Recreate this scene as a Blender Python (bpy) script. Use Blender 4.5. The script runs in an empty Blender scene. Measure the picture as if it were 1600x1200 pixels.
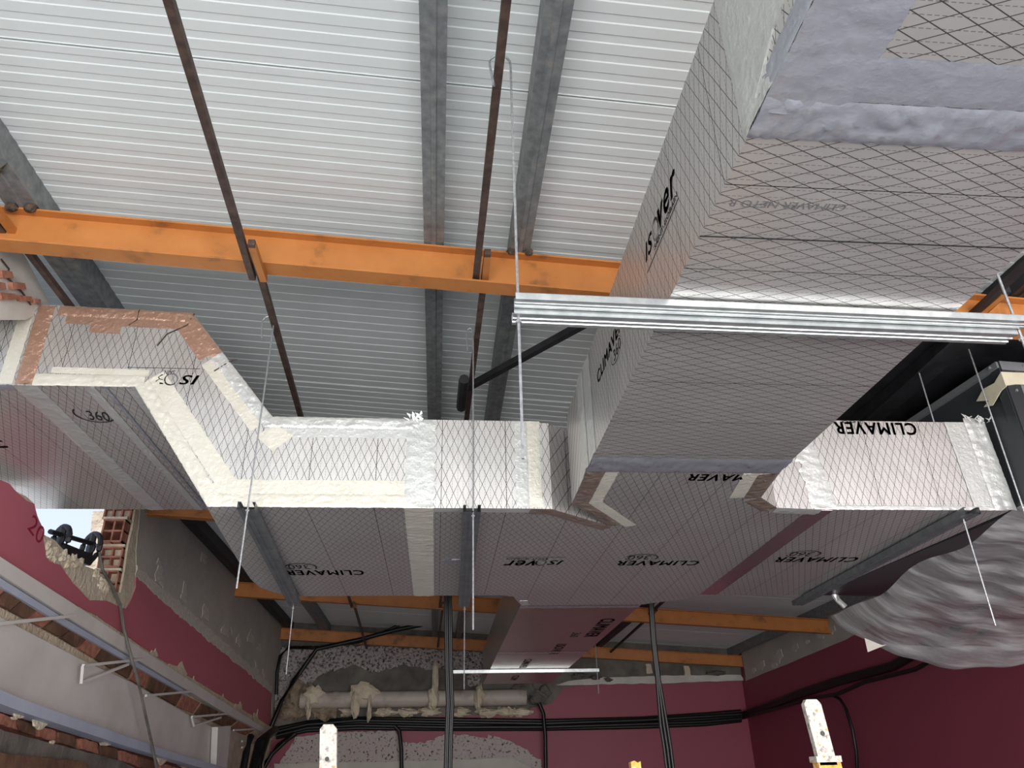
import bpy, math, random
from mathutils import Vector as V, Matrix
random.seed(7)
D = bpy.data
SC = bpy.context.scene
COL = SC.collection
H = 1.6            # the camera stands 1.6 m above the floor; everything is built around the lens height and lifted at the end
F = 1200.0
# ---------------------------------------------------------------- camera
yv = V((-120, -625, -F)).normalized()
zv = V((-60, (7200 + F*F)/625.0, -F)); zv = (zv - yv*zv.dot(yv)).normalized()
xv = yv.cross(zv)
M3 = Matrix((xv, yv, zv))
cam = D.objects.new('camera', D.cameras.new('camera')); COL.objects.link(cam)
cam.data.sensor_width = 36; cam.data.lens = 27; cam.data.clip_start = .02; cam.data.clip_end = 200
cam.matrix_world = Matrix.Translation((0, 0, H)) @ M3.to_4x4()
SC.camera = cam
# ---------------------------------------------------------------- world, lights, exposure
w = D.worlds.new('sky'); SC.world = w; w.use_nodes = True
nt = w.node_tree; nt.nodes.clear()
o_ = nt.nodes.new('ShaderNodeOutputWorld'); b_ = nt.nodes.new('ShaderNodeBackground')
tc = nt.nodes.new('ShaderNodeTexCoord'); sx = nt.nodes.new('ShaderNodeSeparateXYZ'); rp = nt.nodes.new('ShaderNodeValToRGB')
nt.links.new(tc.outputs['Generated'], sx.inputs[0]); nt.links.new(sx.outputs['Z'], rp.inputs[0])
rp.color_ramp.elements[0].position = 0.0; rp.color_ramp.elements[0].color = (.85, .88, .95, 1)
rp.color_ramp.elements[1].position = .6; rp.color_ramp.elements[1].color = (.35, .52, .9, 1)
nt.links.new(rp.outputs[0], b_.inputs[0]); b_.inputs[1].default_value = 1.3
nt.links.new(b_.outputs[0], o_.inputs[0])
def area(name, loc, aim, sxx, syy, power, col):
    l = D.lights.new(name, 'AREA'); l.shape = 'RECTANGLE'; l.size = sxx; l.size_y = syy; l.energy = power; l.color = col
    ob = D.objects.new(name, l); COL.objects.link(ob); ob.location = loc
    ob.rotation_euler = (V(aim) - V(loc)).to_track_quat('-Z', 'Y').to_euler(); return ob
area('shopfront_daylight', (.6, -3.4, 1.3), (.1, 3.0, 2.9), 5.2, 2.4, 420, (1, .985, .965))
area('added_side_fill', (4.3, -2.2, 1.4), (-2.3, 4.2, 2.1), 2.2, 2.0, 190, (1, .98, .95))  # fill lamp added to brighten the left lintel; there is no side opening
sl = D.lights.new('sun', 'SUN'); sl.energy = 4; sl.angle = .01; sl.color = (1, .95, .88)
sun = D.objects.new('sun', sl); COL.objects.link(sun); sun.rotation_euler = (math.radians(48), 0, math.radians(-12))
SC.view_settings.view_transform = 'Standard'; SC.view_settings.look = 'None'
SC.view_settings.exposure = 0.0; SC.view_settings.gamma = 1; SC.view_settings.use_curve_mapping = False

# ---------------------------------------------------------------- pixel helpers (pixel of the 1600x1200 frame -> point on a real plane)
def ray(x, y): return (M3 @ V((x-800, 600-y, -F))).normalized()
def onz(x, y, z): r = ray(x, y); return r*(z/r.z)
def ony(x, y, d): r = ray(x, y); return r*(d/r.y)
def onx(x, y, d): r = ray(x, y); return r*(d/r.x)
ON = {'x': onx, 'y': ony, 'z': onz}
AX = {'x': V((1, 0, 0)), 'y': V((0, 1, 0)), 'z': V((0, 0, 1))}
# ---------------------------------------------------------------- materials
def lin(h):
    h = h.lstrip('#'); c = [int(h[i:i+2], 16)/255 for i in (0, 2, 4)]
    return tuple(v/12.92 if v <= .04045 else ((v+.055)/1.055)**2.4 for v in c) + (1,)
class NT:
    def __init__(s, name):
        s.m = D.materials.new(name); s.m.use_nodes = True; s.t = s.m.node_tree; s.p = s.t.nodes['Principled BSDF']
        s.out = s.t.nodes['Material Output']
    def n(s, k, **kw):
        nd = s.t.nodes.new('ShaderNode'+k)
        for a, b in kw.items(): setattr(nd, a, b)
        return nd
    def l(s, a, b): s.t.links.new(a, b)
    def math(s, op, a, b=None, c=None):
        nd = s.n('Math', operation=op)
        for i, v in enumerate((a, b, c)):
            if v is None: continue
            if isinstance(v, (int, float)): nd.inputs[i].default_value = v
            else: s.l(v, nd.inputs[i])
        return nd.outputs[0]
    def mix(s, fac, a, b, mode='MIX'):
        nd = s.n('Mix', data_type='RGBA', blend_type=mode)
        for i, v in ((0, fac), (6, a), (7, b)):
            if isinstance(v, (int, float, tuple)): nd.inputs[i].default_value = v
            else: s.l(v, nd.inputs[i])
        return nd.outputs[2]
    def noise(s, scale, detail=3, vec=None, rough=.55):
        nd = s.n('TexNoise'); nd.inputs['Scale'].default_value = scale; nd.inputs['Detail'].default_value = detail
        nd.inputs['Roughness'].default_value = rough
        if vec is None:
            g = s.n('NewGeometry'); vec = g.outputs['Position']
        s.l(vec, nd.inputs['Vector']); return nd.outputs[0]
    def ramp(s, v, stops):
        r = s.n('ValToRGB'); s.l(v, r.inputs[0]); e = r.color_ramp.elements
        while len(e) < len(stops): e.new(.5)
        for q, (p, c) in zip(e, stops): q.position = p; q.color = c if isinstance(c, tuple) else (c, c, c, 1)
        return r.outputs[0]
    def bump(s, h, strength=.3, dist=.01):
        b = s.n('Bump'); b.inputs['Strength'].default_value = strength; b.inputs['Distance'].default_value = dist
        s.l(h, b.inputs['Height']); s.l(b.outputs[0], s.p.inputs['Normal'])
    def set(s, rough=None, metal=None, col=None, **kw):
        if rough is not None: s.p.inputs['Roughness'].default_value = rough
        if metal is not None: s.p.inputs['Metallic'].default_value = metal
        if col is not None:
            if isinstance(col, tuple): s.p.inputs['Base Color'].default_value = col
            else: s.l(col, s.p.inputs['Base Color'])
        for a, b in kw.items(): s.p.inputs[a].default_value = b
        return s.m
def simple(name, a, b=None, rough=.7, metal=0, scale=6, bump=.2, bscale=60, bdist=.004, lo=.35, hi=.65):
    t = NT(name)
    c = lin(a) if b is None else t.ramp(t.noise(scale, 5), [(lo, lin(a)), (hi, lin(b))])
    t.set(rough, metal, c)
    if bump: t.bump(t.noise(bscale, 4), bump, bdist)
    return t.m
def foil(name, base, pu=.034, pv=.078, w=.03, metal=.45, rough=.36, seam=.27):
    t = NT(name)
    uv = t.n('UVMap'); s = t.n('SeparateXYZ'); t.l(uv.outputs[0], s.inputs[0])
    u, v = s.outputs[0], s.outputs[1]
    a = t.math('DIVIDE', u, pu); b = t.math('DIVIDE', v, pv)
    l1 = t.math('LESS_THAN', t.math('PINGPONG', t.math('ADD', a, b), .5), w)
    l2 = t.math('LESS_THAN', t.math('PINGPONG', t.math('SUBTRACT', a, b), .5), w)
    ln = t.math('MAXIMUM', l1, l2)
    # fine dashed scrim threads
    d1 = t.math('LESS_THAN', t.math('PINGPONG', t.math('MULTIPLY', a, 1.5), .5), .035)
    d2 = t.math('GREATER_THAN', t.math('PINGPONG', t.math('DIVIDE', v, .012), .5), .17)
    ds = t.math('MULTIPLY', t.math('MULTIPLY', d1, d2), .55)
    sm = t.math('LESS_THAN', t.math('PINGPONG', t.math('DIVIDE', u, seam), .5), .004)
    msk = t.math('MAXIMUM', t.math('MAXIMUM', t.math('MULTIPLY', ln, .85), ds), sm)
    bs = t.mix(t.noise(2.2, 3), lin(base), lin('#cfccc9'))
    t.set(rough, metal, t.mix(msk, bs, lin('#1c1a1a')))
    rr = t.math('ADD', t.math('MULTIPLY', t.noise(4, 3), .22), rough-.1)
    t.l(rr, t.p.inputs['Roughness'])
    h = t.math('ADD', t.math('MULTIPLY', t.noise(7, 2), .8), t.math('MULTIPLY', ln, -.02))
    t.bump(h, .35, .012)
    return t.m
def tapemat(name, a, b, metal=.55, rough=.3, st=.5):
    t = NT(name)
    t.set(rough, metal, t.mix(t.noise(9, 3), lin(a), lin(b)))
    n1 = t.noise(60, 4); n2 = t.noise(9, 2)
    t.bump(t.math('ADD', t.math('POWER', n1, 3.0), n2), st, .008)
    return t.m
MT = {}
MT['foil'] = foil('aluminium_foil_facing', '#dedcd9', metal=.72, rough=.36)
MT['tape'] = tapemat('aluminium_tape', '#d6d7d3', '#c4c6c4', .45, .32)
MT['tape_cream'] = tapemat('aged_foil_tape', '#dedbd0', '#cdc9ba', .25, .38)
MT['tape_copper'] = tapemat('brownish_foil_tape', '#c09c88', '#a5806c', .5, .3, .8)
MT['tape_grey'] = tapemat('smooth_foil_tape', '#bcc0c8', '#aeb2bc', .6, .26, .2)
MT['foil_plain'] = tapemat('plain_foil_board', '#c2beb6', '#b3aea6', .95, .3, .12)
MT['tape_mirror'] = tapemat('shiny_foil_tape', '#d0c2c6', '#c4b4b8', .85, .2, .12)
MT['tape_brown'] = tapemat('dull_brown_foil_tape', '#a8988c', '#8d7c70', .5, .3, .8)
MT['ink'] = simple('black_ink', '#141315', rough=.6, bump=0)
MT['ink_grey'] = simple('grey_ink', '#6a686a', rough=.6, bump=0)
t = NT('roof_panel_white_steel'); t.set(.42, .0, t.mix(t.noise(1.3, 4), lin('#dce2e2'), lin('#d0d7d8'))); t.bump(t.noise(3, 3), .08, .01); MT['panel'] = t.m
t = NT('orange_primer'); g = t.noise(7, 6); t.set(.5, 0, t.ramp(g, [(.3, lin('#8a5a30')), (.42, lin('#b47238')), (.7, lin('#bf7c40'))])); t.bump(t.noise(50, 3), .1, .002); MT['orange'] = t.m
t = NT('galvanised_steel'); vo = t.n('TexVoronoi'); vo.inputs['Scale'].default_value = 90; ge = t.n('NewGeometry'); t.l(ge.outputs[0], vo.inputs['Vector'])
t.set(.42, .7, t.ramp(vo.outputs['Color'], [(.1, lin('#62686c')), (.8, lin('#9aa0a4'))])); MT['galv'] = t.m
t = NT('old_galvanised_steel'); t.set(.5, .35, t.ramp(t.noise(26, 6), [(.3, lin('#6c7072')), (.55, lin('#858a8c')), (.75, lin('#9c9a94'))])); t.bump(t.noise(60, 3), .12, .002); MT['purlin'] = t.m
MT['zinc'] = simple('bright_zinc', '#c4c8c8', '#aeb3b4', rough=.34, metal=.75, scale=30, bump=.05)
MT['zincdull'] = simple('dull_zinc_channel', '#85898b', '#6e7476', rough=.45, metal=.6, scale=20, bump=.08)
MT['rod'] = simple('zinc_rod', '#bcbfc1', '#9a9da0', rough=.38, metal=.7, scale=120, bump=.4, bscale=500, bdist=.001)
MT['brownpipe'] = simple('brown_rusty_tube', '#3a2c28', '#57443c', rough=.6, scale=25)
MT['blacksteel'] = simple('black_steel', '#17171a', '#26262a', rough=.55, scale=12)
MT['burnt'] = simple('burnt_weld', '#2c241e', '#5b4a3a', rough=.8, scale=40, bump=.8, bscale=90, bdist=.01)
t = NT('maroon_wall_paint'); t.set(.55, 0, t.mix(t.noise(1.1, 5), lin('#883c4c'), lin('#924455'))); t.bump(t.noise(30, 4), .12, .004); MT['maroon'] = t.m
t = NT('rose_wall_paint'); t.set(.55, 0, t.mix(t.noise(1.1, 5), lin('#bd6a78'), lin('#b5636f'))); t.bump(t.noise(30, 4), .12, .004); MT['rose'] = t.m
MT['render'] = simple('grey_cement_render', '#aeaba2', '#bcb8ae', rough=.9, scale=3, bump=.5, bscale=22, bdist=.01)
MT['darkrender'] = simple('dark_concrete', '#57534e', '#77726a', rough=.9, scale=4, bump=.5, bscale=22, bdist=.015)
MT['plaster'] = simple('cream_plaster', '#c4b79f', '#d8ccb6', rough=.92, scale=9, bump=.8, bscale=35, bdist=.02)
MT['white'] = simple('white_plaster', '#cfcac4', '#bdb8b0', rough=.85, scale=5, bump=.3, bscale=30, bdist=.006)
t = NT('popcorn_plaster'); vo = t.n('TexVoronoi'); vo.inputs['Scale'].default_value = 24; ge = t.n('NewGeometry'); t.l(ge.outputs[0], vo.inputs['Vector'])
nn = t.noise(26, 6, rough=.7); t.set(.95, 0, t.mix(t.ramp(nn, [(.40, 0.0), (.50, 1.0)]), lin('#4d4644'), lin('#c2bab6'))); t.bump(t.math('ADD', vo.outputs['Distance'], nn), 1.0, .04); MT['popcorn'] = t.m
t = NT('speckled_plaster'); nn = t.noise(28, 4, rough=.65); t.set(.95, 0, t.mix(t.ramp(nn, [(.36, 0.0), (.44, 1.0)]), lin('#3f3836'), lin('#b5aba7'))); t.bump(nn, .8, .02); MT['speckle'] = t.m
MT['scar'] = simple('scraped_render', '#cfcabf', '#bbb5aa', rough=.95, scale=30, bump=.8, bscale=60, bdist=.006)
MT['brick'] = simple('red_clay_brick', '#8a5646', '#b07a64', rough=.92, scale=18, bump=.6, bscale=70, bdist=.006)
MT['brickin'] = simple('clay_cavity', '#5a3226', '#6e4234', rough=.95, scale=20)
MT['paintedsteel'] = simple('white_painted_steel', '#dad6d1', '#cbc7c1', rough=.55, scale=2.5, bump=.15, bscale=14, bdist=.006)
MT['bluesteel'] = simple('bluish_painted_steel', '#aab2c6', '#b9c0d0', rough=.5, scale=3, bump=.1)
MT['wood'] = simple('brown_timber', '#5a3f30', '#7a5a44', rough=.85, scale=8, bump=.5, bscale=30, bdist=.01)
MT['pvc'] = simple('dirty_white_pvc', '#b7ada2', '#8c8075', rough=.55, scale=5, bump=.3, bscale=25, bdist=.006, lo=.5, hi=.8)
MT['mud'] = simple('brown_mortar', '#6b5d4d', '#a0907c', rough=.95, scale=9, bump=1, bscale=25, bdist=.03)
MT['cable'] = simple('black_cable', '#0b0b0c', rough=.45, bump=0)
MT['unit'] = simple('dark_grey_sheet_steel', '#4a4d50', '#3d4043', rough=.4, metal=.45, scale=2, bump=.05)
MT['unitl'] = simple('grey_sheet_steel', '#8b8e90', '#7f8284', rough=.45, metal=.35, scale=2, bump=.05)
MT['masking'] = simple('cream_masking_tape', '#cfc8b0', '#bfb89e', rough=.8, scale=9, bump=.4, bscale=40)
MT['floor'] = simple('dusty_concrete_floor', '#8b8f94', '#a0a3a8', rough=.85, scale=2)
MT['stone'] = simple('rough_stone', '#b5a48e', '#d6c8b4', rough=.95, scale=7, bump=1, bscale=18, bdist=.04)
t = NT('paint_splattered_metal'); nn = t.noise(55, 5)
t.set(.7, 0, t.ramp(nn, [(.34, lin('#7a7470')), (.45, lin('#b9b3ab')), (.58, lin('#c9c3bb')), (.66, lin('#a98a58'))])); t.bump(nn, .6, .004); MT['splat'] = t.m
t = NT('yellow_splattered_paint'); nn = t.noise(50, 5)
t.set(.7, 0, t.ramp(nn, [(.36, lin('#8a6a50')), (.46, lin('#d99b3c')), (.56, lin('#e0a548')), (.64, lin('#ddd6cc'))])); t.bump(nn, .6, .004); MT['yellow'] = t.m
# thin translucent plastic
t = NT('thin_plastic_film'); tr = t.n('BsdfTransparent'); gl = t.n('BsdfGlossy'); df = t.n('BsdfDiffuse'); tl = t.n('BsdfTranslucent')
gl.inputs['Roughness'].default_value = .22; gl.inputs['Color'].default_value = (.9, .9, .92, 1); df.inputs[0].default_value = (.9, .89, .9, 1); tl.inputs[0].default_value = (.8, .78, .8, 1)
tr.inputs[0].default_value = (.93, .92, .94, 1)
uvn = t.n('UVMap'); mp = t.n('Mapping'); t.l(uvn.outputs[0], mp.inputs[0]); mp.inputs['Scale'].default_value = (1.6, 9, 1); mp.inputs['Rotation'].default_value = (0, 0, .55)
fold = t.noise(1.0, 4, mp.outputs[0], .6)
m1 = t.n('MixShader'); m1.inputs[0].default_value = .5; t.l(df.outputs[0], m1.inputs[1]); t.l(tl.outputs[0], m1.inputs[2])
m2 = t.n('MixShader'); m2.inputs[0].default_value = .18; t.l(m1.outputs[0], m2.inputs[1]); t.l(gl.outputs[0], m2.inputs[2])
m3 = t.n('MixShader'); t.l(t.ramp(fold, [(.36, .26), (.5, .45), (.62, .92)]), m3.inputs[0]); t.l(tr.outputs[0], m3.inputs[1]); t.l(m2.outputs[0], m3.inputs[2])
bp = t.n('Bump'); bp.inputs['Strength'].default_value = .6; bp.inputs['Distance'].default_value = .02; t.l(fold, bp.inputs['Height'])
for q in (gl, df, tl): t.l(bp.outputs[0], q.inputs['Normal'])
t.l(m3.outputs[0], t.out.inputs[0]); MT['film'] = t.m

# ---------------------------------------------------------------- mesh builder
class MB:
    def __init__(s): s.v = []; s.f = []; s.mi = []
    def face(s, pts, mi=0):
        b = len(s.v); s.v += [tuple(p) for p in pts]; s.f.append(tuple(range(b, b+len(pts)))); s.mi.append(mi)
    def grid(s, rows, mi=0, closed=False):
        b = len(s.v); n = len(rows[0])
        for r in rows: s.v += [tuple(p) for p in r]
        for i in range(len(rows)-1):
            for j in range(n if closed else n-1):
                k = (j+1) % n
                s.f.append((b+i*n+j, b+i*n+k, b+(i+1)*n+k, b+(i+1)*n+j)); s.mi.append(mi)
    def box(s, lo, hi, mi=0):
        x0, y0, z0 = lo; x1, y1, z1 = hi
        s.prism([V((x0, y0, z0)), V((x1, y0, z0)), V((x1, y1, z0)), V((x0, y1, z0))], V((0, 0, z1-z0)), mi)
    def prism(s, poly, ext, mi=0):
        b = len(s.v); n = len(poly); poly = [V(p) for p in poly]; ext = V(ext)
        s.v += [tuple(p) for p in poly] + [tuple(p+ext) for p in poly]
        s.f.append(tuple(b+i for i in range(n))); s.f.append(tuple(b+n+i for i in reversed(range(n)))); s.mi += [mi, mi]
        for i in range(n):
            j = (i+1) % n; s.f.append((b+j, b+i, b+n+i, b+n+j)); s.mi.append(mi)
    def tube(s, pts, r, n=8, mi=0, square=False):
        pts = [V(p) for p in pts]; rows = []
        for i, p in enumerate(pts):
            d = (pts[min(i+1, len(pts)-1)] - pts[max(i-1, 0)]).normalized()
            a = V((0, 0, 1)) if abs(d.z) < .9 else V((1, 0, 0))
            e1 = d.cross(a).normalized(); e2 = d.cross(e1)
            k = 4 if square else n; off = math.pi/4 if square else 0
            rows.append([p + (e1*math.cos(2*math.pi*j/k+off) + e2*math.sin(2*math.pi*j/k+off))*r for j in range(k)])
        s.grid(rows, mi, True); s.face(rows[0][::-1], mi); s.face(rows[-1], mi)
    def build(s, name, mat, parent=None, uv=None, smooth=False):
        me = D.meshes.new(name); me.from_pydata(s.v, [], s.f)
        for m in (mat if isinstance(mat, (list, tuple)) else [mat]): me.materials.append(MT[m])
        me.polygons.foreach_set('material_index', s.mi)
        if smooth: me.polygons.foreach_set('use_smooth', [True]*len(s.f))
        import bmesh
        bm = bmesh.new(); bm.from_mesh(me); bmesh.ops.recalc_face_normals(bm, faces=bm.faces); bm.to_mesh(me); bm.free()
        l = me.uv_layers.new(name='UVMap')
        for lp in me.loops:
            c = me.vertices[lp.vertex_index].co
            if uv == 'x': q = (c.x, c.y+c.z)
            elif uv == 'y': q = (c.y, c.x+c.z)
            elif callable(uv): q = uv(lp.vertex_index)
            else: q = (c.x+c.z*.3, c.y+c.z)
            l.data[lp.index].uv = q
        ob = D.objects.new(name, me); COL.objects.link(ob)
        if parent: ob.parent = parent
        return ob
def tag(o, label, cat, group=None, kind=None):
    if label: o['label'] = label
    if cat: o['category'] = cat
    if group: o['group'] = group
    if kind: o['kind'] = kind
    return o
def thing(name, label, cat, group=None):
    e = D.objects.new(name, None); COL.objects.link(e); e.empty_display_size = .1
    return tag(e, label, cat, group)
def struct(name):
    e = D.objects.new(name, None); COL.objects.link(e); e['kind'] = 'structure'; return e
def rag(pts, amp=2, step=9, close=True):
    out = []; n = len(pts)
    for i in range(n if close else n-1):
        a = pts[i]; b = pts[(i+1) % n]; L = math.hypot(b[0]-a[0], b[1]-a[1]); k = max(1, int(L/step))
        for j in range(k):
            q = j/k; jj = amp if (j or len(a) < 3) else 0
            out.append((a[0]+(b[0]-a[0])*q + random.uniform(-jj, jj), a[1]+(b[1]-a[1])*q + random.uniform(-jj, jj)))
    return out
def slab(name, pts, ax, d, thick, mat, parent=None, amp=0, step=9):
    """outline on the plane ax = d, given real thickness away from (+) or towards (-) the camera"""
    if amp: pts = rag(pts, amp, step)
    m = MB(); m.prism([ON[ax](p[0], p[1], d) for p in pts], AX[ax]*thick); return m.build(name, mat, parent)
def tape(parent, A, B, wd, nrm, width, mat='tape', wr=.003, name='foil_tape', sag=0):
    """wrinkled adhesive strip from A to B, spreading to +wd, standing proud along nrm"""
    A = V(A); B = V(B); wd = V(wd).normalized(); nrm = V(nrm).normalized(); L = (B-A).length; n = max(3, int(L/.012)); m = MB(); rows = []; big = wr > .002
    for i in range(n+1):
        q = i/n; r = []
        for j in range(8):
            h = .0010 + (random.random()**4)*wr*.6*(1 if 0 < j < 7 else .15) + (wr*.25*abs(math.sin(i*.9+j*.5)) if big and 0 < j < 7 else 0)
            r.append(A + (B-A)*q + wd*(width*j/7 + (random.uniform(-.0015, .0015) if j in (0, 7) else 0)) + nrm*h)
        rows.append(r)
    m.grid(rows); rows2 = [[p - nrm*(p-A).dot(nrm) for p in r] for r in rows]
    m.face([rows[0][0], rows[0][7], rows2[0][7], rows2[0][0]]); m.face([rows[-1][0], rows[-1][7], rows2[-1][7], rows2[-1][0]])
    return m.build(name, mat, parent, smooth=True)
def text(s, parent, origin, xd, up, length, height, mat='ink', shear=0, bold=.02, nrm_off=.0007, name='lettering'):
    """lettering: origin = start of baseline, xd reading direction, up letter-up direction"""
    c = D.curves.new(name, 'FONT'); c.body = s; c.size = 1; c.offset = 0; c.extrude = .004; c.resolution_u = 3; c.shear = shear; c.space_character = 1.0 if bold < .01 else 1.13
    tmp = D.objects.new(name, c); COL.objects.link(tmp)
    bpy.context.view_layer.update()
    me = D.meshes.new_from_object(tmp.evaluated_get(bpy.context.evaluated_depsgraph_get())); D.objects.remove(tmp)
    xs = [v.co.x for v in me.vertices]; ys = [v.co.y for v in me.vertices]
    x0, x1, y0, y1 = min(xs), max(xs), min(ys), max(ys)
    xd = V(xd).normalized(); up = V(up).normalized(); n = xd.cross(up); O = V(origin)
    for v in me.vertices:
        a = (v.co.x-x0)/(x1-x0)*length; b = (v.co.y-y0)/(y1-y0)*height; v.co = O + xd*a + up*b + n*(nrm_off + v.co.z*.1)
    if bold > .008:
        import bmesh
        bm = bmesh.new(); k = (bold-.004)/(x1-x0)*length; kk = (bold-.004)/(y1-y0)*height*.8
        for a, b in ((-1, -1), (1, -1), (-1, 1), (1, 1)):
            cp = me.copy(); cp.transform(Matrix.Translation(xd*a*k+up*b*kk)); bm.from_mesh(cp); D.meshes.remove(cp)
        bm.to_mesh(me); bm.free()
    me.materials.clear(); me.materials.append(MT[mat])
    for pg in me.polygons: pg.material_index = 0
    ob = D.objects.new(name, me); COL.objects.link(ob); ob.parent = parent; return ob
def line(parent, A, B, nrm, wdt=.004, mat='ink', name='printed_line'):
    A = V(A); B = V(B); n = V(nrm).normalized(); s = (B-A).normalized().cross(n)*wdt/2
    m = MB(); m.prism([A-s+n*.001, A+s+n*.001, B+s+n*.001, B-s+n*.001], n*.0006); return m.build(name, mat, parent)
def ring(parent, C, e1, e2, r1, r2, a0, a1, wdt, mat='ink', name='printed_ring', taper=False):
    C = V(C); e1 = V(e1).normalized(); e2 = V(e2).normalized(); nn = e1.cross(e2); m = MB(); N = 28; ri = []; ro = []
    for i in range(N+1):
        a = math.radians(a0 + (a1-a0)*i/N); k = wdt*(abs(math.sin(math.pi*i/N))**.6 if taper else 1)/2
        d = e1*math.cos(a)*r1 + e2*math.sin(a)*r2; u = d.normalized()
        ri.append(C+d-u*k+nn*.0017); ro.append(C+d+u*k+nn*.0017)
    m.grid([ri, ro]); return m.build(name, mat, parent)
UX, UY, UZ = V((1, 0, 0)), V((0, 1, 0)), V((0, 0, 1))
def logo_i(parent, O, xd, up, L, hgt, sub=True, cut=None):
    """the italic maker's word with its swoosh O, over a ruled line of small capitals"""
    xd = V(xd); up = V(up); O = V(O)
    text('IS', parent, O, xd, up, L*.25, hgt*.86, shear=.3, bold=.018)
    ring(parent, O+xd*L*.37+up*hgt*.42, xd, up, L*.085, hgt*.52, -60, 150, hgt*.13, 'ink', taper=True)
    ring(parent, O+xd*L*.37+up*hgt*.42, xd, up, L*.085, hgt*.52, 140, 320, hgt*.11, 'ink_grey', taper=True)
    text('v' if cut else 'ver', parent, O+xd*L*.47, xd, up, L*(.17 if cut else .53), hgt*(.86 if cut else 1.0), shear=.3, bold=.018)
    if sub:
        text('SAINT-GOBAIN' if not cut else 'SAIN', parent, O+xd*L*(.28 if not cut else .34)-up*hgt*.42, xd, up, L*(.7 if not cut else .14), hgt*(.26 if not cut else .4), bold=.005)
        line(parent, O-up*hgt*.62, O-up*hgt*.62+xd*L, xd.cross(up), hgt*.04)
def logo_c(parent, O, xd, up, L, hgt, num=True, word='CLIMAVER'):
    xd = V(xd); up = V(up); O = V(O)
    text(word, parent, O, xd, up, L, hgt, bold=.024)
    if num:
        text('360', parent, O+xd*L*.66-up*hgt*1.15, xd, up, L*.26, hgt*.85, bold=.0)
        c = O+xd*L*.76-up*hgt*.72
        ring(parent, c, xd, up, L*.19, hgt*.72, 150, 345, hgt*.09); ring(parent, c, xd, up, L*.19, hgt*.72, 15, 60, hgt*.06)

# ================================================================ THE SETTING
K = .067
def bz(x): return 1.82 - K*.73 - K*x            # underside height of the orange rafters at x
SL = V((1, 0, -K)).normalized()
fl = MB(); fl.box((-2.6, -4.2, -1.75), (4.9, 12.4, -1.6)); fo = fl.build('floor', 'floor'); fo['kind'] = 'structure'
ceil = struct('ceiling')
# ribbed sandwich roof panels, one object each, seams every 1.13 m
py = 1.80 - 1.13*5; XA, XB = -2.75, 4.95
while py < 12.4:
    m = MB(); prof = []; y = py + .004; per = .0705; e = py + 1.13 - .003; k = 0
    prof.append((y, .012)); prof.append((y+.002, 0))
    yy = y + .03
    while yy < e-.02:
        prof += [(yy, 0), (yy+.004, .0022), (yy+.030, .0022), (yy+.034, 0)]; yy += per
    prof += [(e-.002, 0), (e, .012)]
    top = [(e, .05), (y, .05)]
    pl = [V((XA, a, bz(XA)+.275+b)) for a, b in prof+top]; pr = [V((XB, a, bz(XB)+.275+b)) for a, b in prof+top]
    m.grid([pl, pr], closed=True); m.build('roof_panel', 'panel', ceil); py += 1.13
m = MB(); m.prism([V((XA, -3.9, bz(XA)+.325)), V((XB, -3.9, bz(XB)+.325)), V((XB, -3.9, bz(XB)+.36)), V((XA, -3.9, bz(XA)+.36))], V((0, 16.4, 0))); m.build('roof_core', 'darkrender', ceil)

# orange rafters (I sections) sloping down to the right
def rafter(Y, xa, xb, label):
    t = thing('roof_rafter', label, 'beam', 'orange steel rafters')
    h, wf, tf, tw = .16, .082, .008, .006
    def bar(nm, y0, y1, z0, z1):
        m = MB(); m.prism([V((xa, y0, bz(xa)+z0)), V((xb, y0, bz(xb)+z0)), V((xb, y0, bz(xb)+z1)), V((xa, y0, bz(xa)+z1))], V((0, y1-y0, 0))); m.build(nm, 'orange', t)
    bar('lower_flange', Y, Y+wf, 0, tf); bar('upper_flange', Y, Y+wf, h-tf, h); bar('web', Y+wf/2-tw/2, Y+wf/2+tw/2, tf, h-tf)
    return t
rafter(2.51, -2.3, 4.6, 'bright orange steel rafter nearest the camera, crossing above the wide duct')
rafter(6.02, -2.3, 4.6, 'orange steel rafter mostly hidden by the ducts, its end seen by the broken wall opening')
rafter(8.98, -2.3, 4.6, 'dark orange steel rafter second from the back wall, right under the duct edge')
rafter(11.88, -2.3, 4.6, 'dark orange steel rafter against the back wall above the white pipe')
# purlins along the building
def purlin(xc, label, y0=-3.8, y1=12.3, mat='purlin', wd=.08, grp='grey purlins under the roof panels'):
    t = thing('roof_purlin', label, 'beam', grp); z0 = bz(xc)+.16; hh = .112; wv = wd/2
    prof = [(-wv, 0), (-.012, 0), (-.008, -.006), (.008, -.006), (.012, 0), (wv, 0), (wv, hh), (wv-.018, hh), (wv-.018, hh-.003), (wv-.003, hh-.003), (wv-.003, .003), (-wv+.003, .003), (-wv+.003, hh-.003), (-wv+.018, hh-.003), (-wv+.018, hh), (-wv, hh)]
    prof = [(a, b+.0062) for a, b in prof]
    m = MB(); m.prism([V((xc+a, y0, z0+b)) for a, b in prof], V((0, y1-y0, 0))); m.build('channel', mat, t); return t
purlin(-.05, 'straight grey galvanised purlin left of the brown tube with the long hook')
purlin(.30, 'grey galvanised purlin with a rusty end, right of the long hook rod')
pl = purlin(-1.66, 'scorched grey purlin at the top left corner beside the broken brickwork', wd=.12)
purlin(2.42, 'dark purlin above the right hand duct branch and grey air handler', mat='blacksteel')
purlin(-2.2, 'dark edge purlin along the top of the rose and grey left wall', y0=4.8, mat='blacksteel', wd=.1)
purlin(4.48, 'grey edge purlin along the top of the right hand maroon wall')
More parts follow.
